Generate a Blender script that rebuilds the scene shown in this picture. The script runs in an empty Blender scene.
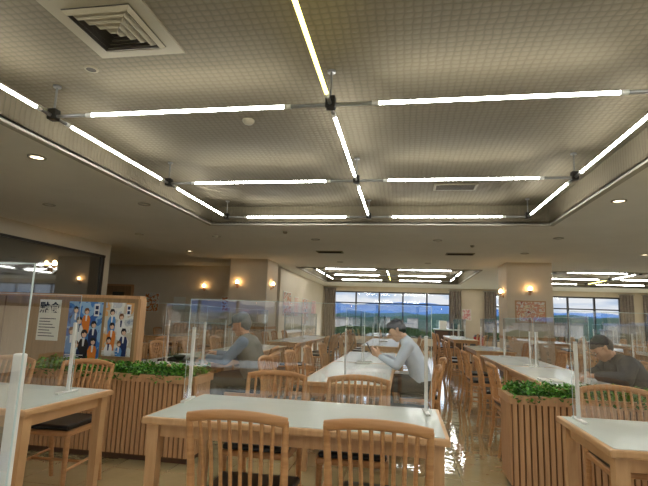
import bpy, bmesh, math, random
from mathutils import Vector, Matrix
from mathutils.bvhtree import BVHTree
random.seed(7)
scene = bpy.context.scene
try:
    scene.view_settings.view_transform = 'Standard'
    scene.view_settings.look = 'None'
except Exception as e:
    print(e)

# ------------------------------------------------------------------ materials
def lin(c):
    out = []
    for v in c:
        v = v / 255.0
        out.append(v / 12.92 if v <= 0.04045 else ((v + 0.055) / 1.055) ** 2.4)
    return tuple(out) + (1.0,)

def new_mat(name):
    m = bpy.data.materials.new(name)
    m.use_nodes = True
    nt = m.node_tree
    return m, nt, nt.nodes.get("Principled BSDF")

def mat(name, col, rough=0.6, col2=None, scale=8.0, stretch=(1, 1, 1), bump=0.0, metallic=0.0, coat=0.0, spec=0.5):
    m, nt, b = new_mat(name)
    b.inputs["Base Color"].default_value = lin(col)
    b.inputs["Roughness"].default_value = rough
    b.inputs["Metallic"].default_value = metallic
    b.inputs["Coat Weight"].default_value = coat
    b.inputs["Specular IOR Level"].default_value = spec
    if col2 is not None or bump > 0:
        tc = nt.nodes.new("ShaderNodeTexCoord")
        mp = nt.nodes.new("ShaderNodeMapping")
        mp.inputs["Scale"].default_value = stretch
        nz = nt.nodes.new("ShaderNodeTexNoise")
        nz.inputs["Scale"].default_value = scale
        nz.inputs["Detail"].default_value = 4
        nt.links.new(tc.outputs["Object"], mp.inputs[0])
        nt.links.new(mp.outputs[0], nz.inputs["Vector"])
        if col2 is not None:
            r = nt.nodes.new("ShaderNodeValToRGB")
            r.color_ramp.elements[0].position = 0.35
            r.color_ramp.elements[1].position = 0.65
            r.color_ramp.elements[0].color = lin(col)
            r.color_ramp.elements[1].color = lin(col2)
            nt.links.new(nz.outputs[0], r.inputs[0])
            nt.links.new(r.outputs[0], b.inputs["Base Color"])
        if bump > 0:
            bp = nt.nodes.new("ShaderNodeBump")
            bp.inputs["Strength"].default_value = bump
            bp.inputs["Distance"].default_value = 0.02
            nt.links.new(nz.outputs[0], bp.inputs["Height"])
            nt.links.new(bp.outputs[0], b.inputs["Normal"])
    return m

def emis(name, col, s):
    m, nt, b = new_mat(name)
    b.inputs["Base Color"].default_value = (0.8, 0.8, 0.8, 1)
    b.inputs["Emission Color"].default_value = lin(col)
    b.inputs["Emission Strength"].default_value = s
    return m

def clear(name, base, gain):
    m = bpy.data.materials.new(name)
    m.use_nodes = True
    nt = m.node_tree
    nt.nodes.clear()
    o = nt.nodes.new("ShaderNodeOutputMaterial")
    mx = nt.nodes.new("ShaderNodeMixShader")
    t = nt.nodes.new("ShaderNodeBsdfTransparent")
    g = nt.nodes.new("ShaderNodeBsdfGlossy")
    g.inputs["Roughness"].default_value = 0.01
    lw = nt.nodes.new("ShaderNodeLayerWeight")
    lw.inputs[0].default_value = 0.5
    pw = nt.nodes.new("ShaderNodeMath"); pw.operation = 'POWER'; pw.inputs[1].default_value = 4.0
    mu = nt.nodes.new("ShaderNodeMath"); mu.operation = 'MULTIPLY_ADD'
    mu.inputs[1].default_value = gain; mu.inputs[2].default_value = base
    mu.use_clamp = True
    nt.links.new(lw.outputs["Facing"], pw.inputs[0])
    nt.links.new(pw.outputs[0], mu.inputs[0])
    nt.links.new(mu.outputs[0], mx.inputs[0])
    nt.links.new(t.outputs[0], mx.inputs[1])
    nt.links.new(g.outputs[0], mx.inputs[2])
    nt.links.new(mx.outputs[0], o.inputs[0])
    return m

M_wood = mat("honey_wood", (190, 138, 90), 0.38, (206, 156, 106), 6, (1, 1, 12))
M_woodt = mat("table_edge_wood", (198, 154, 108), 0.4, (212, 170, 124), 5, (8, 1, 1))
M_panel = mat("panel_wood", (150, 120, 84), 0.5, (166, 134, 96), 4, (10, 10, 0.6))
M_slat = mat("slat_wood", (190, 146, 104), 0.5, (204, 160, 118), 5, (12, 12, 0.6))
M_slatd = mat("slat_gap_wood", (116, 80, 52), 0.7)
M_lam = mat("table_laminate", (212, 220, 214), 0.2, (218, 226, 220), 3)
M_seat = mat("black_vinyl", (22, 20, 20), 0.35, spec=0.4)
M_white = mat("white_plastic", (234, 234, 230), 0.4)
M_wall = mat("wall_paint", (218, 206, 184), 0.8, (222, 210, 190), 3)
M_wall2 = mat("wall_paper_beige", (216, 202, 180), 0.8, (222, 208, 186), 3)
M_col = mat("column_paint", (220, 204, 180), 0.7, (224, 210, 186), 3)
M_base = mat("baseboard_brown", (90, 62, 42), 0.5)
M_ceil = mat("ceiling_paint", (230, 226, 216), 0.9, (234, 230, 220), 2)
M_lip = mat("coffer_trim", (176, 170, 156), 0.7)
M_frame = mat("window_frame_dark", (44, 38, 34), 0.4)
M_curt = mat("curtain_taupe", (150, 138, 128), 0.9, (132, 120, 112), 14)
M_metal = mat("fixture_grey", (150, 150, 148), 0.35, metallic=0.6)
M_dmetal = mat("fixture_dark", (52, 50, 48), 0.4, metallic=0.5)
M_vent = mat("vent_beige", (146, 136, 112), 0.6)
M_ventd = mat("vent_dark", (60, 54, 44), 0.8)
M_tube = emis("fluorescent_tube", (250, 251, 245), 38.0)
M_tubey = emis("fluorescent_tube_warm", (255, 242, 120), 7.0)
M_bulb = emis("warm_bulb", (255, 206, 140), 24.0)
M_down = emis("downlight_glow", (255, 236, 200), 6)
M_downoff = mat("downlight_off", (210, 200, 180), 0.4)
M_acry = clear("acrylic_clear", 0.20, 0.6)
M_glass = clear("window_glass", 0.04, 0.6)
M_acedge = mat("acrylic_edge", (214, 228, 228), 0.2)
M_dglass = mat("dark_glass", (84, 84, 78), 0.04, spec=1.0, coat=1.0)
M_dglass.node_tree.nodes["Principled BSDF"].inputs["Coat IOR"].default_value = 2.0
M_leaf = mat("leaf_green", (76, 138, 40), 0.5, (112, 172, 60), 9)
M_leaf2 = mat("leaf_dark", (40, 90, 28), 0.5, (66, 120, 40), 9)
M_soil = mat("soil", (50, 40, 30), 0.9)
M_red = mat("red_plastic", (190, 40, 34), 0.4)
M_dark = mat("dark_cabinet", (46, 38, 34), 0.4)
M_paper = mat("paper_white", (232, 232, 222), 0.8)
M_ink = mat("ink_dark", (34, 44, 70), 0.8)

# textured embossed ceiling
def make_emboss():
    m, nt, b = new_mat("embossed_ceiling")
    N = nt.nodes; L = nt.links
    tc = N.new("ShaderNodeTexCoord")
    nz = N.new("ShaderNodeTexNoise"); nz.inputs["Scale"].default_value = 9
    mixv = N.new("ShaderNodeMix"); mixv.data_type = 'VECTOR'
    mixv.inputs[0].default_value = 0.03
    L.new(tc.outputs["Object"], nz.inputs["Vector"])
    L.new(tc.outputs["Object"], mixv.inputs[4]); L.new(nz.outputs["Color"], mixv.inputs[5])
    sp = N.new("ShaderNodeSeparateXYZ"); L.new(mixv.outputs[1], sp.inputs[0])
    def sn(o, k):
        a = N.new("ShaderNodeMath"); a.operation = 'MULTIPLY'; a.inputs[1].default_value = k
        L.new(o, a.inputs[0])
        s = N.new("ShaderNodeMath"); s.operation = 'SINE'; L.new(a.outputs[0], s.inputs[0])
        ab = N.new("ShaderNodeMath"); ab.operation = 'ABSOLUTE'; L.new(s.outputs[0], ab.inputs[0])
        return ab.outputs[0]
    a = sn(sp.outputs[0], 60.0); c = sn(sp.outputs[1], 60.0)
    mn = N.new("ShaderNodeMath"); mn.operation = 'MULTIPLY'
    L.new(a, mn.inputs[0]); L.new(c, mn.inputs[1])
    r = N.new("ShaderNodeValToRGB")
    r.color_ramp.elements[0].position = 0.0; r.color_ramp.elements[0].color = lin((98, 89, 70))  # slight crease shade put into the colour, darker between the raised cells
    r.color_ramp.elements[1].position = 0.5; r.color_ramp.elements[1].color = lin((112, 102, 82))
    L.new(mn.outputs[0], r.inputs[0]); L.new(r.outputs[0], b.inputs["Base Color"])
    bp = N.new("ShaderNodeBump"); bp.inputs["Strength"].default_value = 0.4; bp.inputs["Distance"].default_value = 0.007
    L.new(mn.outputs[0], bp.inputs["Height"]); L.new(bp.outputs[0], b.inputs["Normal"])
    b.inputs["Roughness"].default_value = 0.85
    return m
M_emb = make_emboss()

def make_floor():
    m, nt, b = new_mat("polished_vinyl_floor")
    N = nt.nodes; L = nt.links
    tc = N.new("ShaderNodeTexCoord")
    nz = N.new("ShaderNodeTexNoise"); nz.inputs["Scale"].default_value = 1.5; nz.inputs["Detail"].default_value = 6
    L.new(tc.outputs["Object"], nz.inputs["Vector"])
    r = N.new("ShaderNodeValToRGB")
    r.color_ramp.elements[0].position = 0.3; r.color_ramp.elements[0].color = lin((184, 168, 124))
    r.color_ramp.elements[1].position = 0.7; r.color_ramp.elements[1].color = lin((200, 186, 144))
    br = N.new("ShaderNodeTexBrick"); br.offset = 0.0
    br.inputs["Color1"].default_value = (1, 1, 1, 1); br.inputs["Color2"].default_value = (.93, .93, .92, 1); br.inputs["Mortar"].default_value = (.72, .7, .66, 1)
    br.inputs["Scale"].default_value = 1.0; br.inputs["Mortar Size"].default_value = 0.003; br.inputs["Brick Width"].default_value = 0.45; br.inputs["Row Height"].default_value = 0.45
    L.new(tc.outputs["Object"], br.inputs["Vector"])
    mm = N.new("ShaderNodeMix"); mm.data_type = 'RGBA'; mm.blend_type = 'MULTIPLY'; mm.inputs[0].default_value = 1.0
    L.new(nz.outputs[0], r.inputs[0]); L.new(r.outputs[0], mm.inputs[6]); L.new(br.outputs[0], mm.inputs[7])
    L.new(mm.outputs[2], b.inputs["Base Color"])
    n2 = N.new("ShaderNodeTexNoise"); n2.inputs["Scale"].default_value = 10; n2.inputs["Detail"].default_value = 2
    L.new(tc.outputs["Object"], n2.inputs["Vector"])
    bp = N.new("ShaderNodeBump"); bp.inputs["Strength"].default_value = 0.28; bp.inputs["Distance"].default_value = 0.006
    L.new(n2.outputs[0], bp.inputs["Height"]); L.new(bp.outputs[0], b.inputs["Normal"])
    b.inputs["Roughness"].default_value = 0.05
    b.inputs["Specular IOR Level"].default_value = 1.0
    b.inputs["Coat Weight"].default_value = 1.0
    b.inputs["Coat IOR"].default_value = 2.2
    b.inputs["Coat Roughness"].default_value = 0.03
    L.new(bp.outputs[0], b.inputs["Coat Normal"])
    return m
M_floor = make_floor()

def poster_mat(name, cols, scale=6.0, seed=0.0):
    m, nt, b = new_mat(name)
    N = nt.nodes; L = nt.links
    tc = N.new("ShaderNodeTexCoord")
    mp = N.new("ShaderNodeMapping"); mp.inputs["Location"].default_value = (seed, seed * 2, seed)
    nz = N.new("ShaderNodeTexNoise"); nz.inputs["Scale"].default_value = scale; nz.inputs["Detail"].default_value = 3
    L.new(tc.outputs["Object"], mp.inputs[0]); L.new(mp.outputs[0], nz.inputs["Vector"])
    r = N.new("ShaderNodeValToRGB"); r.color_ramp.interpolation = 'CONSTANT'
    n = len(cols)
    while len(r.color_ramp.elements) < n:
        r.color_ramp.elements.new(0.5)
    for i, c in enumerate(cols):
        r.color_ramp.elements[i].position = 0.0 if i == 0 else 0.34 + 0.32 * (i - 1) / max(1, n - 2)
        r.color_ramp.elements[i].color = lin(c)
    L.new(nz.outputs[0], r.inputs[0]); L.new(r.outputs[0], b.inputs["Base Color"])
    b.inputs["Roughness"].default_value = 0.4
    return m

# ------------------------------------------------------------------ mesh builder
class MB:
    def __init__(s):
        s.v = []; s.f = []; s.m = []; s.sm = []; s.mats = []
    def mi(s, m):
        if m not in s.mats: s.mats.append(m)
        return s.mats.index(m)
    def add(s, vs, fs, m, smooth=False):
        o = len(s.v); s.v += [tuple(p) for p in vs]; k = s.mi(m)
        for f in fs:
            s.f.append(tuple(o + i for i in f)); s.m.append(k); s.sm.append(smooth)
    def box(s, x0, x1, y0, y1, z0, z1, m):
        vs = [(x0, y0, z0), (x1, y0, z0), (x1, y1, z0), (x0, y1, z0), (x0, y0, z1), (x1, y0, z1), (x1, y1, z1), (x0, y1, z1)]
        s.add(vs, [(0, 3, 2, 1), (4, 5, 6, 7), (0, 1, 5, 4), (1, 2, 6, 5), (2, 3, 7, 6), (3, 0, 4, 7)], m)
    def bbox(s, x0, x1, y0, y1, z0, z1, m, b=0.006):
        # bevelled box
        bm = bmesh.new()
        bmesh.ops.create_cube(bm, size=1.0)
        bmesh.ops.scale(bm, vec=(x1 - x0, y1 - y0, z1 - z0), verts=bm.verts)
        bmesh.ops.translate(bm, vec=((x0 + x1) / 2, (y0 + y1) / 2, (z0 + z1) / 2), verts=bm.verts)
        bmesh.ops.bevel(bm, geom=list(bm.edges), offset=b, segments=2, affect='EDGES', profile=0.5)
        bm.verts.index_update()
        s.add([v.co.copy() for v in bm.verts], [[v.index for v in f.verts] for f in bm.faces], m)
        bm.free()
    def quad(s, a, b, c, d, m):
        s.add([a, b, c, d], [(0, 1, 2, 3)], m)
    def tube(s, pts, rad, m, n=8, sx=1.0, caps=True, up=None):
        pts = [Vector(p) for p in pts]
        if not isinstance(rad, (list, tuple)): rad = [rad] * len(pts)
        vs = []; fs = []
        prev = None
        for i, p in enumerate(pts):
            if i == 0: t = pts[1] - pts[0]
            elif i == len(pts) - 1: t = pts[-1] - pts[-2]
            else: t = pts[i + 1] - pts[i - 1]
            t.normalize()
            if prev is None:
                u = Vector(up) if up else (Vector((0, 0, 1)) if abs(t.z) < 0.9 else Vector((1, 0, 0)))
                a = (u - t * u.dot(t)).normalized()
            else:
                a = (prev - t * prev.dot(t)).normalized()
            prev = a
            b = t.cross(a)
            for k in range(n):
                an = 2 * math.pi * k / n
                vs.append(p + a * math.cos(an) * rad[i] + b * math.sin(an) * rad[i] * sx)
        for i in range(len(pts) - 1):
            for k in range(n):
                k2 = (k + 1) % n
                fs.append((i * n + k, i * n + k2, (i + 1) * n + k2, (i + 1) * n + k))
        s.add(vs, fs, m, True)
        if caps:
            o = len(vs) - n
            s.add([vs[k] for k in range(n)][::-1], [tuple(range(n))], m)
            s.add([vs[o + k] for k in range(n)], [tuple(range(n))], m)
    def sphere(s, c, r, m, sc=(1, 1, 1), n=12):
        vs = []; fs = []
        for i in range(n + 1):
            th = math.pi * i / n
            for k in range(n):
                a = 2 * math.pi * k / n
                vs.append((c[0] + r * sc[0] * math.sin(th) * math.cos(a), c[1] + r * sc[1] * math.sin(th) * math.sin(a), c[2] + r * sc[2] * math.cos(th)))
        for i in range(n):
            for k in range(n):
                k2 = (k + 1) % n
                fs.append((i * n + k, (i + 1) * n + k, (i + 1) * n + k2, i * n + k2))
        s.add(vs, fs, m, True)
    def lathe(s, c, prof, m, n=16):
        vs = []; fs = []
        for (r, z) in prof:
            for k in range(n):
                a = 2 * math.pi * k / n
                vs.append((c[0] + r * math.cos(a), c[1] + r * math.sin(a), c[2] + z))
        for i in range(len(prof) - 1):
            for k in range(n):
                k2 = (k + 1) % n
                fs.append((i * n + k, i * n + k2, (i + 1) * n + k2, (i + 1) * n + k))
        s.add(vs, fs, m, True)
    def mesh(s, name):
        me = bpy.data.meshes.new(name)
        me.from_pydata(s.v, [], s.f)
        for m in s.mats: me.materials.append(m)
        me.polygons.foreach_set("material_index", s.m)
        me.polygons.foreach_set("use_smooth", s.sm)
        me.update()
        return me
    def obj(s, name, loc=(0, 0, 0), rz=0.0, parent=None):
        return place(s.mesh(name), name, loc, rz, parent)

def place(me, name, loc=(0, 0, 0), rz=0.0, parent=None):
    o = bpy.data.objects.new(name, me)
    o.location = loc
    o.rotation_euler = (0, 0, rz)
    scene.collection.objects.link(o)
    if parent: o.parent = parent
    return o

def empty(name, loc=(0, 0, 0)):
    e = bpy.data.objects.new(name, None)
    e.location = loc
    e.empty_display_size = 0.1
    scene.collection.objects.link(e)
    return e

# ------------------------------------------------------------------ room
CZ = 2.70; TZ = 2.98
XL, XR, YN, YF = -12.0, 14.0, -7.0, 22.0
b = MB(); b.box(XL, XR, YN, YF + 0.2, -0.15, 0, M_floor); b.obj("floor")

coffers = [(-3.17, 2.11, -1.0, 7.27), (-3.17, 2.11, 13.9, 19.3), (3.86, 9.14, 13.9, 19.3), (3.86, 9.14, -1.0, 7.27)]  # last coffer is out of view, added to carry extra lighting
xs = sorted({XL, XR} | {c[0] for c in coffers} | {c[1] for c in coffers})
ys = sorted({YN, YF + 0.2} | {c[2] for c in coffers} | {c[3] for c in coffers})
b = MB()
for i in range(len(xs) - 1):
    for j in range(len(ys) - 1):
        x0, x1, y0, y1 = xs[i], xs[i + 1], ys[j], ys[j + 1]
        cx, cy = (x0 + x1) / 2, (y0 + y1) / 2
        if any(c[0] < cx < c[1] and c[2] < cy < c[3] for c in coffers):
            b.quad((x0, y0, TZ), (x0, y1, TZ), (x1, y1, TZ), (x1, y0, TZ), M_emb)
        else:
            b.quad((x0, y0, CZ), (x0, y1, CZ), (x1, y1, CZ), (x1, y0, CZ), M_ceil)
for (x0, x1, y0, y1) in coffers:
    for (p, q) in (((x0, y0), (x1, y0)), ((x1, y0), (x1, y1)), ((x1, y1), (x0, y1)), ((x0, y1), (x0, y0))):
        b.quad((p[0], p[1], CZ), (q[0], q[1], CZ), (q[0], q[1], TZ), (p[0], p[1], TZ), M_emb)
b.quad((XL, YN, TZ + .1), (XR, YN, TZ + .1), (XR, YF + .2, TZ + .1), (XL, YF + .2, TZ + .1), M_ceil)
b.obj("ceiling")
# coffer lip trims
for k, (x0, x1, y0, y1) in enumerate(coffers):
    b = MB(); w = 0.07; z0 = CZ - 0.025; z1 = CZ + 0.02
    b.box(x0 - w, x0, y0 - w, y1 + w, z0, z1, M_lip); b.box(x1, x1 + w, y0 - w, y1 + w, z0, z1, M_lip)
    b.box(x0, x1, y0 - w, y0, z0, z1, M_lip); b.box(x0, x1, y1, y1 + w, z0, z1, M_lip)
    b.obj("trim_%d" % (k + 1))

def wallY(name, y0, y1, xa, xb, openings, m, ztop=TZ):
    b = MB(); x = xa
    for (a, c, z0, z1) in openings:
        b.box(x, a, y0, y1, 0, ztop, m)
        b.box(a, c, y0, y1, 0, z0, m); b.box(a, c, y0, y1, z1, ztop, m)
        x = c
    b.box(x, xb, y0, y1, 0, ztop, m)
    return b.obj(name)
opF = [(-3.3, 2.1, 0.42, 2.48), (3.8, 9.15, 0.42, 2.48), (10.2, 13.6, 0.42, 2.48)]
opB = [(-6.2, -1.0, 0.78, 2.45), (-0.4, 5.0, 0.78, 2.45), (5.8, 12.0, 0.78, 2.45)]
wallY("wall_far", YF, YF + 0.2, -3.95, XR, opF, M_wall2)
wallY("wall_near", YN - 0.2, YN, -6.9, XR, opB, M_wall)
b = MB()
opR = [(-6.0, 0.0), (1.0, 7.0), (8.0, 14.0), (15.0, 21.0)]  # right-hand windows: unseen, added to let in more daylight
yy = YN
for (a, c) in opR:
    b.box(XR, XR + .2, yy, a, -.1, TZ, M_wall); b.box(XR, XR + .2, a, c, -.1, .42, M_wall); b.box(XR, XR + .2, a, c, 2.48, TZ, M_wall); yy = c
b.box(XR, XR + .2, yy, YF + .2, -.1, TZ, M_wall); b.obj("wall_right")
for k, (a, c) in enumerate(opR):
    b = MB()
    for i in range(7):
        y = a + .04 + (c - a - .08) * i / 6; b.box(XR + .05, XR + .15, y - .035, y + .035, .42, 2.48, M_frame)
    b.box(XR + .05, XR + .15, a, c, .42, .48, M_frame); b.box(XR + .05, XR + .15, a, c, 2.42, 2.48, M_frame); b.box(XR + .06, XR + .14, a, c, 1.92, 1.97, M_frame)
    b.quad((XR + .1, a, .42), (XR + .1, c, .42), (XR + .1, c, 2.48), (XR + .1, a, 2.48), M_glass)
    b.obj("window_%d" % (k + 8))
b = MB(); b.box(-12.0, -3.95, 14.0, 14.2, 0, TZ, M_wall); b.obj("wall_kitchen_front")
b = MB(); b.box(-3.95, -3.75, 14.0, YF, 0, TZ, M_wall); b.obj("wall_kitchen_side")
b = MB(); b.box(XL - .2, XL, 9.6, 14.2, -0.1, TZ, M_wall); b.obj("wall_far_left")
# left wall with dark interior glazing
b = MB()
b.box(-6.9, -6.7, YN, 9.8, 0, 1.25, M_wall); b.box(-6.9, -6.7, YN, 9.8, 2.42, TZ, M_wall)
b.box(-6.86, -6.74, YN, 9.8, 1.25, 2.42, M_wall)
b.box(-12, -6.9, 9.6, 9.8, 0, TZ, M_wall)
b.box(-6.74, -6.7, 9.62, 9.8, 1.25, 2.42, M_wall)
b.obj("wall_left")
b = MB()
b.box(-6.74, -6.72, YN + .1, 9.6, 1.27, 2.40, M_dglass)
for yy in (-5, -2, 1, 3.6, 6.6, 9.55):
    b.box(-6.745, -6.68, yy - .03, yy + .03, 1.25, 2.42, M_frame)
b.box(-6.745, -6.68, YN + .1, 9.6, 2.38, 2.43, M_frame); b.box(-6.745, -6.68, YN + .1, 9.6, 1.23, 1.28, M_frame)
b.obj("window_1")

def window(name, a, c, z0, z1, y, n, transom=True):
    b = MB(); d = 0.05
    b.box(a, c, y - d, y + d, z0, z0 + .06, M_frame); b.box(a, c, y - d, y + d, z1 - .06, z1, M_frame)
    for i in range(n + 1):
        x = a + (c - a) * i / n; w = 0.035 if 0 < i < n else 0.05
        x = min(max(x, a + w), c - w)
        b.box(x - w, x + w, y - d, y + d, z0 + .06, z1 - .06, M_frame)
    if transom: b.box(a, c, y - .03, y + .03, 1.92, 1.97, M_frame)
    b.quad((a + .02, y, z0 + .02), (c - .02, y, z0 + .02), (c - .02, y, z1 - .02), (a + .02, y, z1 - .02), M_glass)
    b.obj(name)
for i, (a, c, z0, z1) in enumerate(opF): window("window_%d" % (i + 2), a, c, z0, z1, YF + .1, [5, 5, 3][i])
for i, (a, c, z0, z1) in enumerate(opB): window("window_%d" % (i + 5), a, c, z0, z1, YN - .1, 5, False)

# columns
for cx in (-4.1, 2.97, 10.0):
    b = MB()
    b.box(cx - .52, cx + .52, 12.0, 13.05, 0, CZ, M_col)
    b.box(cx - .54, cx + .54, 11.98, 13.07, 0, .12, M_base)
    b.box(cx - .535, cx + .535, 11.985, 13.065, .85, .92, M_slat)
    b.obj("square_column")
# baseboards
b = MB(); b.box(-3.75, XR, YF - .02, YF, 0, .1, M_base); b.obj("baseboard_far")
b = MB(); b.box(-12, -3.95, 13.98, 14, 0, .1, M_base); b.obj("baseboard_kitchen_front")
b = MB(); b.box(-6.7, -6.68, YN, 9.8, 0, .1, M_base); b.obj("baseboard_left")

# curtains
def curtain(x0, x1, y=21.86, z0=0.12, z1=2.58):
    b = MB(); n = 48; vs = []; fs = []
    for i in range(n + 1):
        x = x0 + (x1 - x0) * i / n
        dy = 0.045 * math.sin(i / n * (x1 - x0) * 2 * math.pi / 0.11)
        for z in (z0, 1.2, z1): vs.append((x, y + dy * (1.2 if z < 1 else 0.8), z))
    for i in range(n):
        for k in range(2): fs.append((i * 3 + k, (i + 1) * 3 + k, (i + 1) * 3 + k + 1, i * 3 + k + 1))
    b.add(vs, fs, M_curt, True)
    b.tube([(x0 - .05, y, z1 + .02), (x1 + .05, y, z1 + .02)], .012, M_metal)
    b.obj("curtain")
for x0, x1 in ((-3.68, -3.15), (2.0, 2.5), (3.5, 4.0), (9.0, 9.55), (9.9, 10.35)): curtain(x0, x1)

# ------------------------------------------------------------------ ceiling fixtures
def light_grid(cols, rows, zt=2.72):
    b = MB(); L = 1.55
    for yi, y in enumerate(rows):
        for i in range(len(cols) - 1):
            c = (cols[i] + cols[i + 1]) / 2
            b.tube([(c - L / 2, y, zt), (c + L / 2, y, zt)], .0125, M_tube, 10)
            for sgn in (-1, 1):
                b.tube([(c + sgn * L / 2, y, zt), (c + sgn * (L / 2 + .05), y, zt)], .017, M_white, 10)
                b.tube([(c + sgn * (L / 2 + .05), y, zt), ((cols[i] if sgn < 0 else cols[i + 1]) - sgn * .03, y, zt)], .014, M_metal, 8)
    for xi, x in enumerate(cols):
        for j in range(len(rows) - 1):
            c = (rows[j] + rows[j + 1]) / 2; L2 = 1.5
            mm = M_tubey if (xi == 1 and j == 1) else M_tube
            b.tube([(x, c - L2 / 2, zt), (x, c + L2 / 2, zt)], .0125, mm, 10)
            for sgn in (-1, 1):
                b.tube([(x, c + sgn * L2 / 2, zt), (x, c + sgn * (L2 / 2 + .05), zt)], .017, M_white, 10)
                b.tube([(x, c + sgn * (L2 / 2 + .05), zt), (x, (rows[j] if sgn < 0 else rows[j + 1]) - sgn * .03, zt)], .014, M_metal, 8)
    for x in cols:
        for y in rows:
            b.bbox(x - .035, x + .035, y - .035, y + .035, zt - .03, zt + .06, M_dmetal, .008)
            b.tube([(x, y, zt + .05), (x, y, TZ)], .008, M_metal, 8)
            b.tube([(x, y, TZ - .015), (x, y, TZ)], .03, M_metal, 12)
    b.obj("fluorescent_light_grid")
c1 = (-2.76, -0.53, 1.71); c2 = (4.27, 6.5, 8.73)
rA = (-0.62, 1.25, 3.12, 5.0, 6.87); rB = (14.4, 16.4, 18.4)  # nearest row of the first set: out of view, added for light
light_grid(c1, rA); light_grid(c1, rB); light_grid(c2, rB); light_grid(c2, rA)  # last grid is unseen, added for the light it gives

def diffuser(x, y, z, s):
    b = MB()
    b.box(x - s / 2 - .09, x + s / 2 + .09, y - s / 2 - .09, y + s / 2 + .09, z - .012, z, M_vent)
    b.box(x - s / 2, x + s / 2, y - s / 2, y + s / 2, z - .016, z - .011, M_ventd)
    for i in range(5):
        h = s / 2 * (1 - i * .2); zz = z - .02 - i * .004; w = s * .055
        h2 = h - w
        for (a, c) in (((-h, -h), (h, -h)), ((h, -h), (h, h)), ((h, h), (-h, h)), ((-h, h), (-h, -h))):
            k = h2 / h
            b.quad((x + a[0], y + a[1], zz), (x + c[0], y + c[1], zz), (x + c[0] * k, y + c[1] * k, zz - .022), (x + a[0] * k, y + a[1] * k, zz - .022), M_vent)
    b.obj("square_ceiling_diffuser")
diffuser(-1.8, 2.45, TZ, 0.44)
def slot(x, y, z, w, d):
    b = MB()
    b.box(x - w / 2, x + w / 2, y - d / 2, y + d / 2, z - .015, z, M_vent)
    for i in range(6):
        yy = y - d / 2 + d * (i + .8) / 7
        b.box(x - w / 2 + .03, x + w / 2 - .03, yy - .007, yy + .007, z - .019, z - .012, M_ventd)
    b.obj("ceiling_vent_grille")
slot(.65, 6.2, TZ, .55, .28); slot(-1.68, 10.5, CZ, .6, .3); slot(1.2, 10.6, CZ, .6, .3)
def downlight(x, y, on):
    b = MB()
    b.lathe((x, y, CZ), [(.085, 0), (.085, -.012), (.066, -.014), (.062, -.002)], M_lip, 20)
    b.lathe((x, y, CZ), [(.062, -.003), (.0001, -.003)], M_down if on else M_downoff, 20)
    b.obj("recessed_downlight")
for x, y, on in ((-3.62, 3.95, 1), (-3.6, 5.9, 0), (-5.1, 5.9, 0), (-5.1, 3.95, 0), (2.49, 5.9, 1), (2.6, 8.5, 0), (-3.6, 8.5, 0), (-1.7, 8.8, 0), (.6, 8.8, 0), (-5.15, 10.6, 1), (-1.7, 12.4, 0), (.6, 12.4, 0), (4.8, 10.4, 1), (2.5, 10.4, 0), (-5.1, 8.3, 0)):
    downlight(x, y, on)
def detector(x, y, z, r=.055):
    b = MB(); b.lathe((x, y, z), [(r, 0), (r, -.015), (r * .7, -.035), (.0001, -.042)], M_vent, 18); b.obj("smoke_detector")
detector(-1.42, 3.9, TZ); detector(-2.1, 8.0, CZ, .04); detector(1.3, 9.4, CZ, .04)
def speaker(x, y):
    b = MB(); b.lathe((x, y, TZ), [(.05, 0), (.05, -.008), (.035, -.01)], M_vent, 18)
    b.lathe((x, y, TZ), [(.035, -.009), (.0001, -.009)], M_ventd, 18); b.obj("ceiling_sprinkler_rosette")
speaker(-2.3, 2.9); speaker(.95, 2.4)

# ------------------------------------------------------------------ furniture
def chair_mesh():
    b = MB()
    W = .21
    # seat cushion and frame
    b.bbox(-.205, .205, -.19, .21, .395, .43, M_wood, .008)
    b.bbox(-.195, .195, -.185, .205, .43, .465, M_seat, .014)
    # front legs
    for s in (-1, 1):
        b.tube([(s * .185, .185, .40), (s * .195, .195, 0)], [.019, .014], M_wood, 8)
        # rear leg + back post
        b.tube([(s * .19, -.235, 0), (s * .188, -.195, .22), (s * .19, -.185, .42), (s * .196, -.205, .62), (s * .200, -.245, .805)], [.014, .018, .019, .016, .014], M_wood, 8)
        b.tube([(s * .19, .19, .18), (s * .19, -.2, .2)], .010, M_wood, 6)
    b.tube([(-.19, 0, .19), (.19, 0, .19)], .010, M_wood, 6)
    # top rail, bowed back and arched
    n = 10; pts = []
    for i in range(n + 1):
        t = -1 + 2 * i / n
        pts.append((t * .206, -.245 - .035 * (1 - t * t), .800 + .025 * (1 - t * t)))
    b.tube(pts, .021, M_wood, 8, sx=.5)
    # lower rail
    pts2 = []
    for i in range(n + 1):
        t = -1 + 2 * i / n
        pts2.append((t * .19, -.187 - .02 * (1 - t * t), .485))
    b.tube(pts2, .013, M_wood, 8, sx=.8)
    # slats
    for i in range(8):
        t = -1 + 2 * (i + 1) / 9
        b.tube([(t * .18, -.187 - .02 * (1 - t * t), .485), (t * .186, -.205 - .03 * (1 - t * t), .65), (t * .196, -.243 - .035 * (1 - t * t), .81)], .0085, M_wood, 6, sx=.7, up=(1, 0, 0))
    return b.mesh("dining_chair")
CH = chair_mesh()
def chair(x, y, face, tw=0.0):
    rz = {'+Y': 0, '-X': math.pi / 2, '-Y': math.pi, '+X': -math.pi / 2}[face] + tw
    return place(CH, "dining_chair", (x, y, 0), rz)

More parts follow.
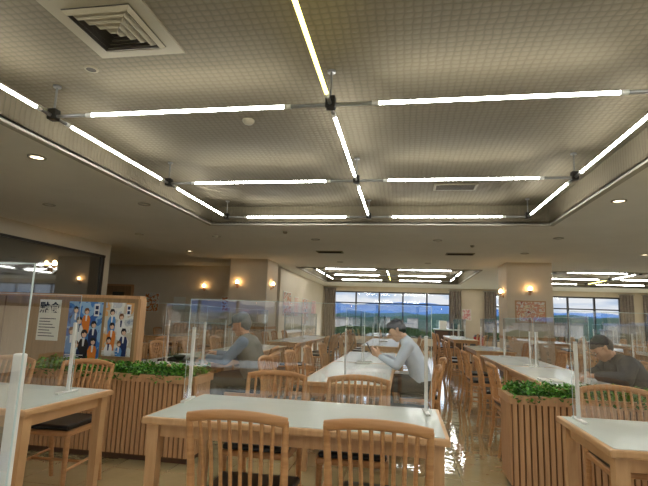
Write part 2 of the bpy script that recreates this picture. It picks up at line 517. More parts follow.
def table_mesh(w, d, name="dining_table"):
    b = MB(); z = .70
    b.bbox(-w / 2, w / 2, -d / 2, d / 2, z - .035, z - .001, M_woodt, .008)
    b.box(-w / 2 + .022, w / 2 - .022, -d / 2 + .022, d / 2 - .022, z - .004, z + .001, M_lam)
    b.box(-w / 2 + .06, w / 2 - .06, -d / 2 + .05, -d / 2 + .07, z - .10, z - .034, M_woodt)
    b.box(-w / 2 + .06, w / 2 - .06, d / 2 - .07, d / 2 - .05, z - .10, z - .034, M_woodt)
    b.box(-w / 2 + .05, -w / 2 + .07, -d / 2 + .06, d / 2 - .06, z - .10, z - .034, M_woodt)
    b.box(w / 2 - .07, w / 2 - .05, -d / 2 + .06, d / 2 - .06, z - .10, z - .034, M_woodt)
    for sx in (-1, 1):
        for sy in (-1, 1):
            x = sx * (w / 2 - .055); y = sy * (d / 2 - .055)
            vs = []
            for (zz, h) in ((0, .021), (z - .034, .03)):
                vs += [(x - h, y - h, zz), (x + h, y - h, zz), (x + h, y + h, zz), (x - h, y + h, zz)]
            b.add(vs, [(3, 2, 1, 0), (4, 5, 6, 7), (0, 1, 5, 4), (1, 2, 6, 5), (2, 3, 7, 6), (3, 0, 4, 7)], M_woodt)
    return b.mesh(name)
T15 = table_mesh(1.5, .75); TY = table_mesh(.74, 1.85)
def tabX(x, y): return place(T15, "dining_table", (x, y, 0))
def tabY(x, y): return place(TY, "dining_table", (x, y, 0))

def partition(length, posts, name="acrylic_partition", h=.60):
    """panel along local X centred at origin, base on z=0 (table top)"""
    b = MB()
    b.quad((-length / 2, 0, .01), (length / 2, 0, .01), (length / 2, 0, h), (-length / 2, 0, h), M_acry)
    b.box(-length / 2, length / 2, -.0012, .0012, h, h + .0025, M_acedge)
    for sx in (-1, 1): b.box(sx * length / 2 - .0012, sx * length / 2 + .0012, -.0012, .0012, .01, h, M_acedge)
    for x in posts:
        b.bbox(x - .010, x + .010, .002, .018, .0, .43, M_white, .003)
        b.bbox(x - .013, x + .013, -.09, .09, .0, .012, M_white, .003)
    return b.mesh(name)
P15 = partition(1.46, (-.70, .70)); PY = partition(1.80, (-.8, .8)); PS = partition(.9, (-.43, .43)); PL = partition(.7, (.335,))
def part(me, x, y, rz=0): return place(me, "acrylic_partition", (x, y, .702), rz)
HP = math.pi / 2
# near row of tables
tabX(-.54, 2.645); part(P15, -.57, 2.80, .07)
tabX(-2.64, 2.58); part(P15, -2.76, 2.72)
tabX(1.63, 2.69); part(P15, 1.66, 2.92)
place(T15, "dining_table", (-1.27, .56, 0)); part(PL, -1.055, .80)
chair(-.67, 2.14, '+Y', .04); chair(-.09, 2.15, '+Y', -.03)
chair(-.86, 3.00, '-Y'); chair(-.29, 3.00, '-Y', .03)
chair(-2.35, 3.08, '-Y', .05); chair(-3.0, 3.05, '-Y'); chair(-2.2, 1.98, '+Y', .05); chair(-2.9, 1.98, '+Y')
chair(1.35, 3.22, '-Y', -.03); chair(2.0, 3.2, '-Y'); chair(1.45, 2.12, '+Y'); chair(2.05, 2.12, '+Y')

def long_row(x, y0, n, left=True, right=True, skipR=(), skipL=(), w=.37):
    for i in range(n):
        yc = y0 + .93 + i * 1.88
        tabY(x, yc); part(PY, x, yc, HP)
        for k, dy in enumerate((-.45, .45)):
            j = i * 2 + k
            tw = random.uniform(-.06, .06)
            if right and j not in skipR: chair(x + w + .2 + random.uniform(-.03, .06), yc + dy, '-X', tw)
            if left and j not in skipL: chair(x - w - .2 - random.uniform(-.03, .06), yc + dy, '+X', tw)
long_row(-.47, 3.88, 2, skipR=(1,), w=.33)
long_row(-2.40, 4.50, 2, skipR=(0,))
long_row(1.60, 4.50, 2, skipR=(0,), w=.31)
long_row(3.60, 4.75, 2); long_row(5.7, 5.0, 2)
long_row(-.47, 9.4, 2); long_row(1.70, 9.4, 1); long_row(-2.4, 9.4, 2)
long_row(5.0, 9.4, 2); long_row(7.2, 9.4, 2)
long_row(-.9, 14.6, 2); long_row(1.8, 14.6, 2); long_row(4.6, 14.6, 2); long_row(6.6, 14.6, 2); long_row(8.8, 14.6, 2)
long_row(-4.6, 5.6, 1); long_row(-5.2, 9.6, 1)
part(PS, -2.40, 4.52)

# planters
def planter(x0, x1, y0, y1, h=.69):
    e = empty("slatted_wood_planter", (0, 0, 0))
    b = MB()
    b.box(x0, x1, y0, y1, .04, h - .06, M_slatd); b.box(x0 + .02, x1 - .02, y0 + .02, y1 - .02, 0, .04, M_base)
    p = .042; n = int((x1 - x0) / p)
    for i in range(n):
        x = x0 + (i + .5) * (x1 - x0) / n
        b.box(x - .015, x + .015, y0 - .012, y0, .05, h - .05, M_slat); b.box(x - .015, x + .015, y1, y1 + .012, .05, h - .05, M_slat)
    n = int((y1 - y0) / p)
    for i in range(n):
        y = y0 + (i + .5) * (y1 - y0) / n
        b.box(x0 - .012, x0, y - .015, y + .015, .05, h - .05, M_slat); b.box(x1, x1 + .012, y - .015, y + .015, .05, h - .05, M_slat)
    for (a, c, d, f) in ((x0 - .025, x1 + .025, y0 - .025, y0 + .02), (x0 - .025, x1 + .025, y1 - .02, y1 + .025), (x0 - .025, x0 + .02, y0 + .02, y1 - .02), (x1 - .02, x1 + .025, y0 + .02, y1 - .02)):
        b.box(a, c, d, f, h - .06, h, M_slat)
    b.box(x0 + .02, x1 - .02, y0 + .02, y1 - .02, h - .07, h - .03, M_soil)
    b.obj("planter_box", parent=e)
    b = MB()
    rr = random.Random(int(x0 * 100))
    for i in range(int(1700 * (x1 - x0))):
        c = Vector((rr.uniform(x0, x1), rr.uniform(y0 + .0, y1), h - .02 + rr.uniform(0, .075) + .02 * math.sin(i)))
        if rr.random() < .06: c.y = y0 - .03; c.z = h - rr.uniform(-.02, .05)
        d = Vector((rr.uniform(-1, 1), rr.uniform(-1, .6), rr.uniform(-.2, .9))).normalized()
        s = rr.uniform(.018, .034)
        side = d.cross(Vector((rr.uniform(-.4, .4), rr.uniform(-.4, .4), 1))).normalized() * s * .55
        nrm = side.cross(d).normalized() * s * .2
        mm = M_leaf if rr.random() < .6 else M_leaf2
        b.add([c, c + d * s * .45 + side + nrm, c + d * s * 1.3, c + d * s * .45 - side + nrm, c + d * s * .6],
              [(0, 4, 1), (1, 4, 2), (0, 3, 4), (4, 3, 2)], mm)
    b.obj("ivy_foliage", parent=e)
planter(-3.3, -1.72, 3.80, 4.14)
planter(.80, 3.4, 3.86, 4.22)

# tall wood screen with posters
b = MB()
b.box(-6.66, -2.53, 4.22, 4.30, 0.0, 1.33, M_panel)
b.box(-6.66, -2.51, 4.205, 4.315, 1.33, 1.36, M_slat)
b.box(-2.53, -2.50, 4.21, 4.31, 0, 1.33, M_slat)
for x in (-5.3, -4.0): b.box(x - .006, x + .006, 4.216, 4.222, 0, 1.33, M_slatd)
b.obj("wood_screen_partition")
def poster(name, x0, x1, y, z0, z1, m, border=M_paper, bw=.02):
    b = MB(); b.box(x0, x1, y - .004, y, z0, z1, border)
    b.box(x0 + bw, x1 - bw, y - .006, y - .004, z0 + bw, z1 - bw, m); return b.obj(name)
pm1 = poster_mat("poster_blue_background", [(24, 40, 78), (40, 92, 170), (70, 130, 206), (150, 190, 226), (50, 100, 184), (30, 50, 110)], 5, 1.3)
pm2 = poster_mat("poster_pale_background", [(150, 160, 180), (196, 200, 208), (228, 228, 224), (206, 196, 180), (222, 170, 110), (180, 188, 204)], 6, 4.1)
M_pskin = mat("print_skin", (226, 190, 166), .5); M_phair = mat("print_dark", (34, 28, 36), .5); M_phair2 = mat("print_brown", (120, 76, 44), .5)
M_pwh = mat("print_white", (234, 234, 236), .5); M_pbl = mat("print_navy", (30, 44, 92), .5); M_por = mat("print_orange", (222, 128, 50), .5)
M_psk = mat("print_sky", (84, 140, 204), .5)
def figure_poster(name, x0, x1, y, z0, z1, bgm, figs):
    b = MB(); b.box(x0, x1, y - .003, y, z0, z1, bgm); w = x1 - x0; h = z1 - z0
    def poly(pts, m, k):
        b.add([(x0 + u * w, y - .003 - .0006 * k, z0 + v * h) for u, v in pts], [tuple(range(len(pts)))], m)
    def disc(u, v, ru, m, k, asp=1.0):
        poly([(u + ru * math.cos(t * math.pi / 9), v + ru * asp * w / h * math.sin(t * math.pi / 9)) for t in range(18)], m, k)
    for i, (u, v, s, body, hair) in enumerate(figs):
        k = 1 + i * 5
        poly([(u - .16 * s, max(v - .62 * s, .01)), (u + .17 * s, max(v - .62 * s, .01)), (u + .20 * s, v - .22 * s), (u + .13 * s, v - .12 * s), (u - .12 * s, v - .12 * s), (u - .21 * s, v - .25 * s)], body, k)
        poly([(u - .03 * s, v - .28 * s), (u + .03 * s, v - .28 * s), (u + .05 * s, v - .1 * s), (u - .05 * s, v - .1 * s)], M_pwh if body != M_pwh else M_pbl, k + 1)
        disc(u, v, .125 * s, hair, k + 2, 1.15); disc(u + .01, v - .018 * s, .092 * s, M_pskin, k + 3, 1.2)
        poly([(u - .10 * s, v + .02 * s), (u - .02 * s, v + .0 * s), (u + .02 * s, v + .03 * s), (u + .1 * s, v + .0 * s), (u + .08 * s, v + .085 * s), (u - .08 * s, v + .085 * s)], hair, k + 4)
    for j in range(3):
        poly([(.06, .04 + j * .028), (.60 - .12 * (j % 2), .04 + j * .028), (.60 - .12 * (j % 2), .052 + j * .028), (.06, .052 + j * .028)], M_pwh, 40)
    poly([(.80, .76), (.95, .76), (.95, .97), (.80, .97)], M_pwh, 40)
    for j in range(2): poly([(.83, .79 + j * .085), (.92, .79 + j * .085), (.92, .85 + j * .085), (.83, .85 + j * .085)], M_pbl, 41)
    return b.obj(name)
figure_poster("illustrated_poster", -3.27, -2.90, 4.217, .72, 1.29, pm1, [(.22, .86, .62, M_psk, M_phair), (.55, .84, .6, M_por, M_phair2), (.36, .68, .7, M_pwh, M_phair), (.80, .62, .65, M_pbl, M_phair), (.18, .50, .72, M_psk, M_phair2), (.56, .46, .75, M_phair, M_phair), (.84, .34, .65, M_por, M_phair), (.36, .28, .7, M_pbl, M_phair2)])
figure_poster("illustrated_poster", -2.87, -2.57, 4.217, .78, 1.29, pm2, [(.26, .82, .7, M_psk, M_phair), (.60, .74, .7, M_pwh, M_phair2), (.30, .56, .75, M_por, M_phair), (.74, .46, .75, M_pbl, M_phair), (.25, .30, .7, M_pwh, M_phair), (.62, .24, .6, M_psk, M_phair2)])
# silent dining sign
e = empty("silent_dining_sign", (0, 0, 0))
b = MB(); b.box(-3.60, -3.36, 4.212, 4.217, .90, 1.30, M_paper)
for i in range(7):
    b.box(-3.58, -3.40 - .03 * (i % 3), 4.209, 4.212, .94 + i * .028, .948 + i * .028, M_ink)
b.obj("sign_paper", parent=e)
try:
    cu = bpy.data.curves.new("sign_text", 'FONT'); cu.body = "黙食"; cu.size = .115; cu.align_x = 'CENTER'; cu.extrude = .001; cu.offset = .002
    to = bpy.data.objects.new("sign_text", cu); to.location = (-3.48, 4.209, 1.18); to.rotation_euler = (HP, 0, 0)
    cu.materials.append(M_ink); scene.collection.objects.link(to); to.parent = e
except Exception as ex: print(ex)

# wall sconces
def sconce(x, y, z, nx, ny):
    b = MB()
    px, py = x + nx * .07, y + ny * .07
    b.tube([(x, y, z - .06), (px, py, z - .06), (px, py, z - .02)], .009, M_slat, 8)
    b.tube([(x, y, z - .06), (x + nx * .015, y + ny * .015, z - .06)], .035, M_slat, 12)
    b.lathe((px, py, z), [(.012, -.03), (.05, .0), (.055, .02)], M_slat, 12)
    b.sphere((px, py, z + .06), .04, M_bulb, (1, 1, 1.5), 10)
    b.obj("wall_sconce_lamp")
sconce(-4.38, 12.0, 2.0, 0, -1); sconce(-3.58, 12.4, 2.0, 1, 0); sconce(2.45, 12.4, 1.95, -1, 0); sconce(2.97, 12.0, 2.0, 0, -1)
sconce(-6.2, 14.0, 2.0, 0, -1); sconce(-6.7, 8.0, 2.0, 1, 0)
# pictures / notices
pmr = poster_mat("poster_red", [(180, 90, 76), (228, 220, 204), (214, 150, 120), (232, 216, 180), (150, 120, 104)], 12, 2.2)
pmc = poster_mat("poster_colour", [(60, 90, 130), (220, 214, 200), (200, 120, 60), (230, 226, 210), (120, 150, 90)], 7, 6.2)
pmp = poster_mat("poster_pink", [(220, 130, 140), (236, 220, 216), (226, 150, 150), (240, 226, 220)], 9, 8.2)
poster("framed_menu_board", 2.62, 3.32, 11.98, 1.25, 1.78, pmr, M_slat, .03)
poster("notice_poster_pink", 2.55, 2.95, YF - .003, 1.3, 1.8, pmp)
poster("notice_poster_blue", -8.2, -7.7, 13.995, 1.2, 1.8, pmc); poster("notice_sheet", -7.2, -6.8, 13.995, 1.3, 1.7, M_paper)
poster("notice_poster_blue", -5.6, -5.0, 13.995, 1.3, 1.75, pmc)
for (y0, y1, z0, z1, m) in ((14.4, 15.5, 1.2, 2.0, pmc), (15.9, 16.6, 1.2, 1.9, pmr), (17.2, 18.4, .9, 1.9, pmc), (19, 20, 1.3, 1.9, pmp)):
    b = MB(); b.box(-3.745, -3.735, y0, y1, z0, z1, M_paper); b.box(-3.735, -3.732, y0 + .03, y1 - .03, z0 + .03, z1 - .03, m); b.obj("side_wall_poster")
# door
b = MB()
b.box(-9.6, -8.6, 13.95, 13.995, 0, 2.05, M_slat); b.box(-9.53, -8.67, 13.93, 13.96, 0, 1.99, M_panel); b.box(-9.3, -8.9, 13.92, 13.935, 1.2, 1.8, M_dglass)
b.sphere((-8.75, 13.90, 1.0), .03, M_metal); b.obj("door_1")
# service counter on kitchen wall
b = MB()
b.box(-6.9, -4.7, 13.55, 13.97, 0, .9, M_panel); b.box(-6.95, -4.66, 13.5, 13.975, .9, .95, M_lam)
for i in range(20): b.box(-6.88 + i * .11, -6.83 + i * .11, 13.535, 13.55, .05, .86, M_slat)
b.obj("service_counter")
# far cabinet, red stool, bin
b = MB()
b.bbox(1.3, 2.5, 20.9, 21.4, 0.08, .85, M_dark, .01); b.bbox(1.26, 2.54, 20.86, 21.44, .85, .90, M_lam, .008)
for x in (1.35, 2.45):
    for y in (20.95, 21.35): b.tube([(x, y, 0), (x, y, .09)], .02, M_dmetal)
for x in (1.6, 2.2): b.box(x - .25, x + .25, 20.885, 20.9, .14, .8, M_base); b.sphere((x + .2, 20.88, .5), .015, M_metal)
b.bbox(1.5, 1.8, 21.0, 21.3, .9, 1.25, M_white, .02); b.bbox(2.0, 2.3, 21.0, 21.3, .9, 1.15, M_dark, .02)
b.obj("drink_station_cabinet")
b = MB()
b.lathe((3.0, 20.3, 0), [(.0001, 0), (.17, 0), (.2, .62), (.21, .64), (.19, .64), (.16, .03)], M_red, 20); b.lathe((3.0, 20.3, 0), [(.21, .64), (.15, .72), (.0001, .74)], M_dark, 20)
b.obj("waste_bin")

# table items
def bowl(x, y, m, r=.065):
    b = MB(); b.lathe((x, y, .702), [(.0001, 0), (r * .5, 0), (r * .55, .008), (r * .95, .04), (r, .055), (r * .93, .053), (r * .5, .014), (.0001, .012)], m, 20); return b
tr = empty("lunch_tray", (0, 0, 0))
b = MB(); b.bbox(-2.54, -2.22, 4.72, 5.10, .702, .712, M_dark, .004)
for (a, c, d, f) in ((-2.55, -2.21, 4.71, 4.72), (-2.55, -2.21, 5.10, 5.11), (-2.55, -2.54, 4.71, 5.11), (-2.22, -2.21, 4.71, 5.11)): b.box(a, c, d, f, .702, .724, M_dark)
b.obj("tray_base", parent=tr)
o = bowl(-2.36, 4.82, M_dark).obj("soup_bowl", parent=tr); o.location.z = .011
o = bowl(-2.38, 5.0, M_white, .075).obj("rice_bowl", parent=tr); o.location.z = .011

# ------------------------------------------------------------------ people
def ico(c, r, sub=2):
    bm = bmesh.new(); bmesh.ops.create_icosphere(bm, subdivisions=sub, radius=r)
    out = [v.co + Vector(c) for v in bm.verts]; bm.free(); return out
def hull(spheres):
    bm = bmesh.new()
    for c, r in spheres:
        for p in ico(c, r, 3 if r > .06 else 2): bm.verts.new(p)
    res = bmesh.ops.convex_hull(bm, input=bm.verts)
    dead = [g for g in res["geom_interior"] if isinstance(g, bmesh.types.BMVert)]
    bmesh.ops.delete(bm, geom=dead, context='VERTS')
    bm.verts.index_update(); bm.verts.ensure_lookup_table()
    vs = [v.co.copy() for v in bm.verts]; fs = [[v.index for v in f.verts] for f in bm.faces]
    bm.free(); return vs, fs

def person(name, hip, face_dir, cfg, mats):
    F = Vector(face_dir).normalized(); S = Vector((0, 0, 1)).cross(F)
    hip = Vector(hip)
    def W(f, s, z): return hip + F * f + S * s + Vector((0, 0, z))
    prims = []
    def H(m, *sp): prims.append((m, hull(sp)))
    PZ = .567; L1 = cfg['lean']; L2 = cfg.get('lean2', L1 + .15)
    d1 = (math.sin(L1), math.cos(L1)); d2 = (math.sin(L2), math.cos(L2))
    def sp(t, s=0.0, off=0.0):
        t = t * cfg.get('sk', 1.0)
        if t <= .25: f, z = d1[0] * t, PZ + d1[1] * t
        else: f, z = d1[0] * .25 + d2[0] * (t - .25), PZ + d1[1] * .25 + d2[1] * (t - .25)
        return W(f + off * math.cos(L2), s, z - off * math.sin(L2))
    bulk = cfg.get('bulk', 1.0)
    top, sleeve, pants, skin, hair, shoe = [mats[k] for k in ('top', 'sleeve', 'pants', 'skin', 'hair', 'shoe')]
    H(pants, (W(0, .085, PZ), .105), (W(0, -.085, PZ), .105), (sp(.1, .06), .1), (sp(.1, -.06), .1))
    H(top, (sp(.05, .075), .112 * bulk), (sp(.05, -.075), .112 * bulk), (sp(.22, .07), .11 * bulk), (sp(.22, -.07), .11 * bulk))
    H(top, (sp(.2, .065), .108 * bulk), (sp(.2, -.065), .108 * bulk), (sp(.37, .09, .01), .108 * bulk), (sp(.37, -.09, .01), .108 * bulk))
    H(top, (sp(.35, .09, .01), .106 * bulk), (sp(.35, -.09, .01), .106 * bulk), (sp(.455, .135), .066 * bulk), (sp(.455, -.135), .066 * bulk), (sp(.48, 0, -.01), .065))
    H(top, (sp(.49, .05, -.005), .052), (sp(.49, -.05, -.005), .052), (sp(.45, .13), .06), (sp(.45, -.13), .06))
    hp = cfg['head']  # pitch of the head, radians forward
    nb = sp(.50)
    na = (L2 + hp) * .5
    nk = nb + F * math.sin(na) * .075 + Vector((0, 0, math.cos(na) * .075))
    H(skin, (nb, .054), (nk, .05))
    H(top, (sp(.485, .0), .064), (sp(.52, .0), .060))
    hf = F * math.cos(hp) - Vector((0, 0, math.sin(hp))); hu = F * math.sin(hp) + Vector((0, 0, math.cos(hp)))
    C = nk + hu * .072 + hf * .012
    def hd(f, s, u): return C + hf * f + S * s + hu * u
    H(skin, (hd(-.025, 0, .035), .076), (hd(.022, .008, .034), .066), (hd(.022, -.008, .034), .066), (hd(.058, .008, -.078), .026), (hd(.058, -.008, -.078), .026), (hd(.0, .038, -.05), .034), (hd(.0, -.038, -.05), .034), (hd(.045, .028, -.01), .04), (hd(.045, -.028, -.01), .04))
    H(skin, (hd(.086, 0, .018), .008), (hd(.104, 0, -.018), .0115), (hd(.092, .012, -.022), .008), (hd(.092, -.012, -.022), .008))
    H(skin, (hd(.086, .012, -.052), .007), (hd(.086, -.012, -.052), .007), (hd(.08, 0, -.052), .012))
    for s in (-1, 1):
        H(skin, (hd(-.008, s * .077, .012), .011), (hd(-.002, s * .076, -.022), .008), (hd(-.022, s * .080, .016), .009))
    H(hair, (hd(-.030, 0, .042), .083), (hd(.018, .01, .056), .062), (hd(.018, -.01, .056), .062))
    H(hair, (hd(-.045, .02, .01), .066), (hd(-.045, -.02, .01), .066), (hd(-.048, 0, -.03), .048))
    if cfg.get('fringe'):
        H(hair, (hd(.052, .03, .062), .034), (hd(.052, -.03, .062), .034), (hd(.03, 0, .08), .045))
        for s in (-1, 1): H(hair, (hd(-.005, s * .052, .04), .03), (hd(-.01, s * .058, .0), .022))
    if cfg.get('cap'):
        cm = mats['cap']
        H(cm, (hd(-.030, .012, .066), .076), (hd(-.030, -.012, .066), .076), (hd(.018, .014, .068), .068), (hd(.018, -.014, .068), .068))
        H(cm, (hd(.070, .045, .046), .008), (hd(.070, -.045, .046), .008), (hd(.128, .032, .036), .007), (hd(.128, -.032, .036), .007), (hd(.140, 0, .036), .007), (hd(.06, 0, .052), .010))
    # arms
    hands = []
    for s, key in ((1, 'L'), (-1, 'R')):
        sh = sp(.445, s * .17)
        el = W(*cfg['el' + key]); wr = W(*cfg['wr' + key])
        sb = cfg.get('sleeve_bulk', 1.0)
        H(sleeve, (sh, .062 * sb), (sh.lerp(el, .5), .052 * sb)); H(sleeve, (sh.lerp(el, .5), .052 * sb), (el, .045 * sb))
        H(sleeve, (el, .045 * sb), (wr.lerp(el, .12), .033 * sb))
        a = (W(*cfg['hd' + key]) - W(0, 0, 0)).normalized(); n = (W(*cfg['pn' + key]) - W(0, 0, 0)).normalized()
        n = (n - a * n.dot(a)).normalized(); lat = a.cross(n)
        if lat.dot(S * -s) < 0 and abs(lat.dot(S)) > .3: lat = -lat     # thumb side points inwards
        if cfg.get('thumb_up'): 
            if lat.z < 0: lat = -lat
        H(skin, (wr.lerp(el, .15), .027), (wr, .024))
        kn = [wr + a * (.083 - abs(k - 1.2) * .004) + lat * (.030 - .020 * k) for k in range(4)]
        H(skin, (wr + a * .01, .021), (wr + lat * .012 + a * .02, .018), *[(k, .0115) for k in kn])
        for k in range(4):
            ln = (.040, .045, .041, .032)[k]; p = kn[k]; ang = 0
            for j, cr in enumerate(cfg['curl']):
                ang += cr; q = p + (a * math.cos(ang) + n * math.sin(ang)) * ln * (1, .62, .5)[j]
                H(skin, (p, (.0092, .0085, .0078)[j]), (q, (.0085, .0078, .007)[j])); p = q
        t0 = wr + a * .022 + lat * .024; t1 = t0 + (a * .55 + lat * .6 + n * .45).normalized() * .036; t2 = t1 + (a * .85 + lat * .1 + n * .45).normalized() * .028
        H(skin, (t0, .014), (t1, .0105)); H(skin, (t1, .0105), (t2, .0085))
        hands.append((wr, a, n, lat))
    # legs
    for s in (-1, 1):
        h0 = W(.0, s * .085, PZ - .005); kn_ = W(.41, s * .10, .535); an = W(.40 + cfg.get('foot', -.10), s * .11, .10)
        H(pants, (h0, .098), (kn_.lerp(h0, .5), .082)); H(pants, (kn_.lerp(h0, .5), .082), (kn_, .062))
        H(pants, (kn_, .062), (kn_.lerp(an, .35), .06)); H(pants, (kn_.lerp(an, .35), .06), (an, .042))
        fx = cfg.get('foot', -.10)
        H(shoe, (W(.38 + fx, s * .11, .046), .042), (W(.41 + fx, s * .11, .07), .045), (W(.50 + fx, s * .115, .04), .038), (W(.58 + fx, s * .12, .034), .032))
    V = []; Fc = []; PM = []; used = []
    for m, (vs, fs) in prims:
        if m not in used: used.append(m)
        o = len(V); V += vs
        for f in fs: Fc.append([o + i for i in f]); PM.append(used.index(m))
    me = bpy.data.meshes.new(name + "_src"); me.from_pydata([tuple(v) for v in V], [], Fc); me.update()
    ob = bpy.data.objects.new("tmp_body", me); scene.collection.objects.link(ob)
    r = ob.modifiers.new("r", 'REMESH'); r.mode = 'VOXEL'; r.voxel_size = .0055
    sm = ob.modifiers.new("s", 'SMOOTH'); sm.factor = .5; sm.iterations = 3
    dg = bpy.context.evaluated_depsgraph_get(); dg.update()
    nm = bpy.data.meshes.new_from_object(ob.evaluated_get(dg)); bpy.data.objects.remove(ob)
    tree = BVHTree.FromPolygons(V, Fc)
    nm.materials.clear()
    for m in used: nm.materials.append(m)
    for p in nm.polygons:
        hit = tree.find_nearest(p.center)
        p.material_index = PM[hit[2]]; p.use_smooth = True
    nm.name = name + "_body"
    e = empty(name, (hip.x, hip.y, 0))
    def par(o): o.parent = e; o.matrix_parent_inverse = Matrix.Translation((-hip.x, -hip.y, 0))
    bo = bpy.data.objects.new("body", nm); scene.collection.objects.link(bo); par(bo)
    b = MB()
    for s in (-1, 1):
        c = hd(.0795, s * .031, .012); b.sphere(c, .0105, M_paper, n=8)
        c = hd(.0865, s * .031, .011); b.sphere(c, .0055, M_seat, n=8)
        b.tube([hd(.084, s * .016, .030), hd(.088, s * .032, .034), hd(.078, s * .048, .030)], .0035, mats['brow'], 6)
    b.tube([hd(.082, -.022, -.047), hd(.0925, 0, -.049), hd(.082, .022, -.047)], .0035, mats['lip'], 6)
    if cfg.get('glasses'):
        for s in (-1, 1):
            pts = [hd(.098, s * .032 + .019 * math.cos(t * math.pi / 6), .008 + .014 * math.sin(t * math.pi / 6)) for t in range(13)]
            b.tube(pts, .0016, M_dmetal, 5)
            b.tube([hd(.098, s * .05, .012), hd(.0, s * .079, .016)], .0016, M_dmetal, 5)
        b.tube([hd(.098, -.013, .01), hd(.098, .013, .01)], .0016, M_dmetal, 5)
    fo = b.obj("face_details"); par(fo)
    return e, par, W, hands

skin1 = mat("skin_tan", (206, 158, 128), .5); skin2 = mat("skin_light", (220, 176, 146), .5)
hair_b = mat("hair_black", (20, 17, 16), .45, (34, 29, 26), 60); hair_g = mat("hair_grey", (110, 104, 100), .6, (140, 134, 128), 60)
hair_t = mat("hair_thin_grey", (60, 52, 48), .6, (84, 74, 68), 60)
lipm = mat("lip", (160, 92, 84), .5)
shirt_b = mat("shirt_pale_blue", (200, 214, 230), .8, (192, 206, 224), 12, bump=.2)
vest_g = mat("vest_olive_grey", (120, 120, 114), .85, (106, 108, 102), 14, bump=.3)
slv_g = mat("sleeve_slate_blue", (112, 130, 152), .85, (100, 118, 140), 14, bump=.3)
cap_m = mat("cap_grey", (128, 128, 126), .85, (116, 116, 114), 30, bump=.2)
jack = mat("jacket_black", (30, 32, 40), .55, (42, 44, 54), 12, bump=.6)
pant = mat("trousers_dark", (40, 42, 52), .85); pant2 = mat("trousers_brown", (70, 62, 54), .85)
shoe = mat("shoe_black", (24, 22, 22), .4)

# man in pale blue shirt looking at a phone
e, par, W, hands = person("man_in_blue_shirt", (.20, 5.27, 0), (-1, 0, 0),
    dict(sk=.93, lean=.30, lean2=.52, head=.66, fringe=True, elL=(.27, .24, .75), elR=(.27, -.24, .75), wrL=(.46, .075, .83), wrR=(.46, -.075, .83),
         hdL=(.8, -.35, .45), hdR=(.8, .35, .45), pnL=(0, -.9, .5), pnR=(0, .9, .5), thumb_up=True, curl=(.35, .7, .6)),
    dict(top=shirt_b, sleeve=shirt_b, pants=pant, skin=skin2, hair=hair_b, shoe=shoe, brow=hair_b, lip=lipm))
b = MB(); b.bbox(-.0375, .0375, -.004, .004, -.075, .075, M_dark, .003); b.box(-.034, .034, .004, .0045, -.068, .068, M_ink)
po = b.obj("smartphone"); po.location = W(.565, 0, .895); po.rotation_euler = (.5, 0, -HP)
chair(.16, 5.27, '-X', .03)
# man in grey vest
e, par, W, hands = person("man_in_grey_vest", (-1.56, 4.95, 0), (-1, 0, 0),
    dict(sk=.84, lean=.18, lean2=.42, head=.32, glasses=True, cap=True, bulk=1.06, sleeve_bulk=1.1, elL=(.24, .25, .75), elR=(.26, -.24, .75), wrL=(.49, .14, .755), wrR=(.49, -.10, .79),
         hdL=(.95, -.25, -.1), hdR=(.95, .2, .1), pnL=(0, -.2, -1), pnR=(0, .4, -1), curl=(.3, .5, .4)),
    dict(top=vest_g, sleeve=slv_g, pants=pant2, skin=skin1, hair=hair_g, shoe=shoe, brow=hair_g, lip=lipm, cap=cap_m))
chair(-1.60, 4.95, '-X')
# man in dark jacket, head bowed
e, par, W, hands = person("man_in_black_jacket", (2.16, 4.90, 0), (-1, 0, 0),
    dict(sk=.84, lean=.38, lean2=.76, head=.80, glasses=True, bulk=1.18, sleeve_bulk=1.4, elL=(.24, .27, .775), elR=(.26, -.27, .775), wrL=(.42, .10, .775), wrR=(.42, -.10, .775),
         hdL=(.95, -.3, -.05), hdR=(.95, .3, -.05), pnL=(0, -.2, -1), pnR=(0, .2, -1), curl=(.5, .7, .6)),
    dict(top=jack, sleeve=jack, pants=pant, skin=skin1, hair=hair_t, shoe=shoe, brow=hair_g, lip=lipm))
chair(2.12, 4.90, '-X')
b = MB(); b.bbox(1.28, 1.46, 4.76, 5.02, .702, .712, M_paper, .003); b.box(1.37, 1.373, 4.77, 5.01, .711, .7135, M_ink); b.obj("open_magazine")

# ------------------------------------------------------------------ outdoors
def ring(name, R, h0, h1, m, n=240, seed=0):
    rr = random.Random(seed); ph = [rr.uniform(0, 6.28) for _ in range(8)]
    b = MB(); vs = []; fs = []
    for i in range(n + 1):
        a = 2 * math.pi * i / n
        t = sum(math.sin(a * k + ph[j]) / (j + 1.3) for j, k in enumerate((3, 7, 13, 22, 37, 61, 97, 140)))
        h = h0 + (h1 - h0) * (.5 + .28 * t) + rr.uniform(-.02, .02) * (h1 - h0)
        vs += [(R * 1.0 * math.cos(a), R * math.sin(a), -14), (R * 1.04 * math.cos(a), R * 1.04 * math.sin(a), h * .7), (R * 1.12 * math.cos(a), R * 1.12 * math.sin(a), h)]
    for i in range(n):
        for k in (0, 1): fs.append((i * 3 + k, (i + 1) * 3 + k, (i + 1) * 3 + k + 1, i * 3 + k + 1))
    b.add(vs, fs, m, True); b.obj(name)
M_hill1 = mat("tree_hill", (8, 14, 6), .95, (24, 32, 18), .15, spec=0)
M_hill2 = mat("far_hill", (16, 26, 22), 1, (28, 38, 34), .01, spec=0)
M_mount = mat("blue_mountain", (30, 44, 66), 1, (40, 56, 78), .004, spec=0)  # aerial haze put into the colour as a blue-grey tint
M_grd = mat("town_ground", (24, 28, 20), 1, (56, 56, 52), .05, spec=0)
M_bldg = mat("building_facade", (84, 82, 78), .9, (108, 104, 98), .3, spec=0)
M_roof = mat("building_roof", (50, 52, 58), .9)
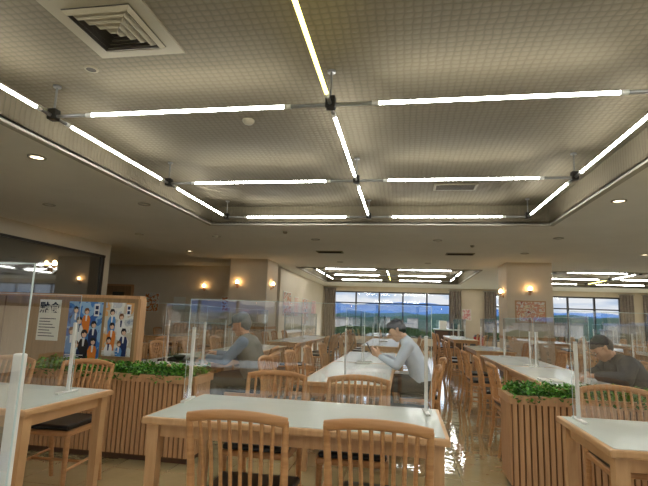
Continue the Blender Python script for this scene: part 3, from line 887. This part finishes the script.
b = MB(); b.quad((-3000, -3000, -14), (3000, -3000, -14), (3000, 3000, -14), (-3000, 3000, -14), M_grd); b.obj("ground_outside")
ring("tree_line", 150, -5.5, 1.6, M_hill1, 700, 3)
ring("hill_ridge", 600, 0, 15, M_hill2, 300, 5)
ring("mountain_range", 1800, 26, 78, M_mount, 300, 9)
rr = random.Random(21); b = MB()
for i in range(170):
    a = rr.uniform(0, 2 * math.pi); R = rr.uniform(175, 520)
    x, y = R * math.cos(a), R * math.sin(a); wx, wy = rr.uniform(8, 22), rr.uniform(8, 18); zt = rr.uniform(-6, 1.5) + R * .006
    b.box(x - wx / 2, x + wx / 2, y - wy / 2, y + wy / 2, -14, zt, M_bldg)
    b.box(x - wx / 2 - .4, x + wx / 2 + .4, y - wy / 2 - .4, y + wy / 2 + .4, zt, zt + .6, M_roof)
b.obj("town_buildings")

# world
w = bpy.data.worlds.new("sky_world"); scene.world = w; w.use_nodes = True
nt = w.node_tree; N = nt.nodes; L = nt.links
bg = N["Background"]
tc = N.new("ShaderNodeTexCoord"); mp = N.new("ShaderNodeMapping"); mp.inputs["Scale"].default_value = (1, 1, 5)
nz = N.new("ShaderNodeTexNoise"); nz.inputs["Scale"].default_value = 9; nz.inputs["Detail"].default_value = 6
L.new(tc.outputs["Generated"], mp.inputs[0]); L.new(mp.outputs[0], nz.inputs["Vector"])
r = N.new("ShaderNodeValToRGB")
r.color_ramp.elements[0].position = .36; r.color_ramp.elements[0].color = lin((166, 192, 222))
r.color_ramp.elements[1].position = .56; r.color_ramp.elements[1].color = lin((234, 238, 243))
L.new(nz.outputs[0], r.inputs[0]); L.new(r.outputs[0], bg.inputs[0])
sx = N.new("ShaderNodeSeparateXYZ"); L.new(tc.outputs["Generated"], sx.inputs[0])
mr = N.new("ShaderNodeMapRange"); mr.inputs[1].default_value = .08; mr.inputs[2].default_value = .5; mr.inputs[3].default_value = 1.0; mr.inputs[4].default_value = 15.0  # sky above the visible band boosted, unseen, to light the interior
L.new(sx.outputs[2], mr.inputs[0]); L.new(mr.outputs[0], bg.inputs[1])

# ------------------------------------------------------------------ camera
th = math.radians(8.97); ph = math.radians(9.86); ro = .035
fwd = Vector((-math.sin(ph) * math.cos(th), math.cos(ph) * math.cos(th), math.sin(th)))
r0 = Vector((math.cos(ph), math.sin(ph), 0)); u0 = r0.cross(fwd)
rt = r0 * math.cos(ro) + u0 * math.sin(ro); up = -r0 * math.sin(ro) + u0 * math.cos(ro)
cd = bpy.data.cameras.new("camera"); cam = bpy.data.objects.new("camera", cd); scene.collection.objects.link(cam)
cd.sensor_width = 36; cd.lens = 470 / 648 * 36; cd.clip_end = 6000; cd.clip_start = .05
mt = Matrix((rt, up, -fwd)).transposed().to_4x4(); mt.translation = (0, 0, 1.22)
cam.matrix_world = mt
scene.camera = cam
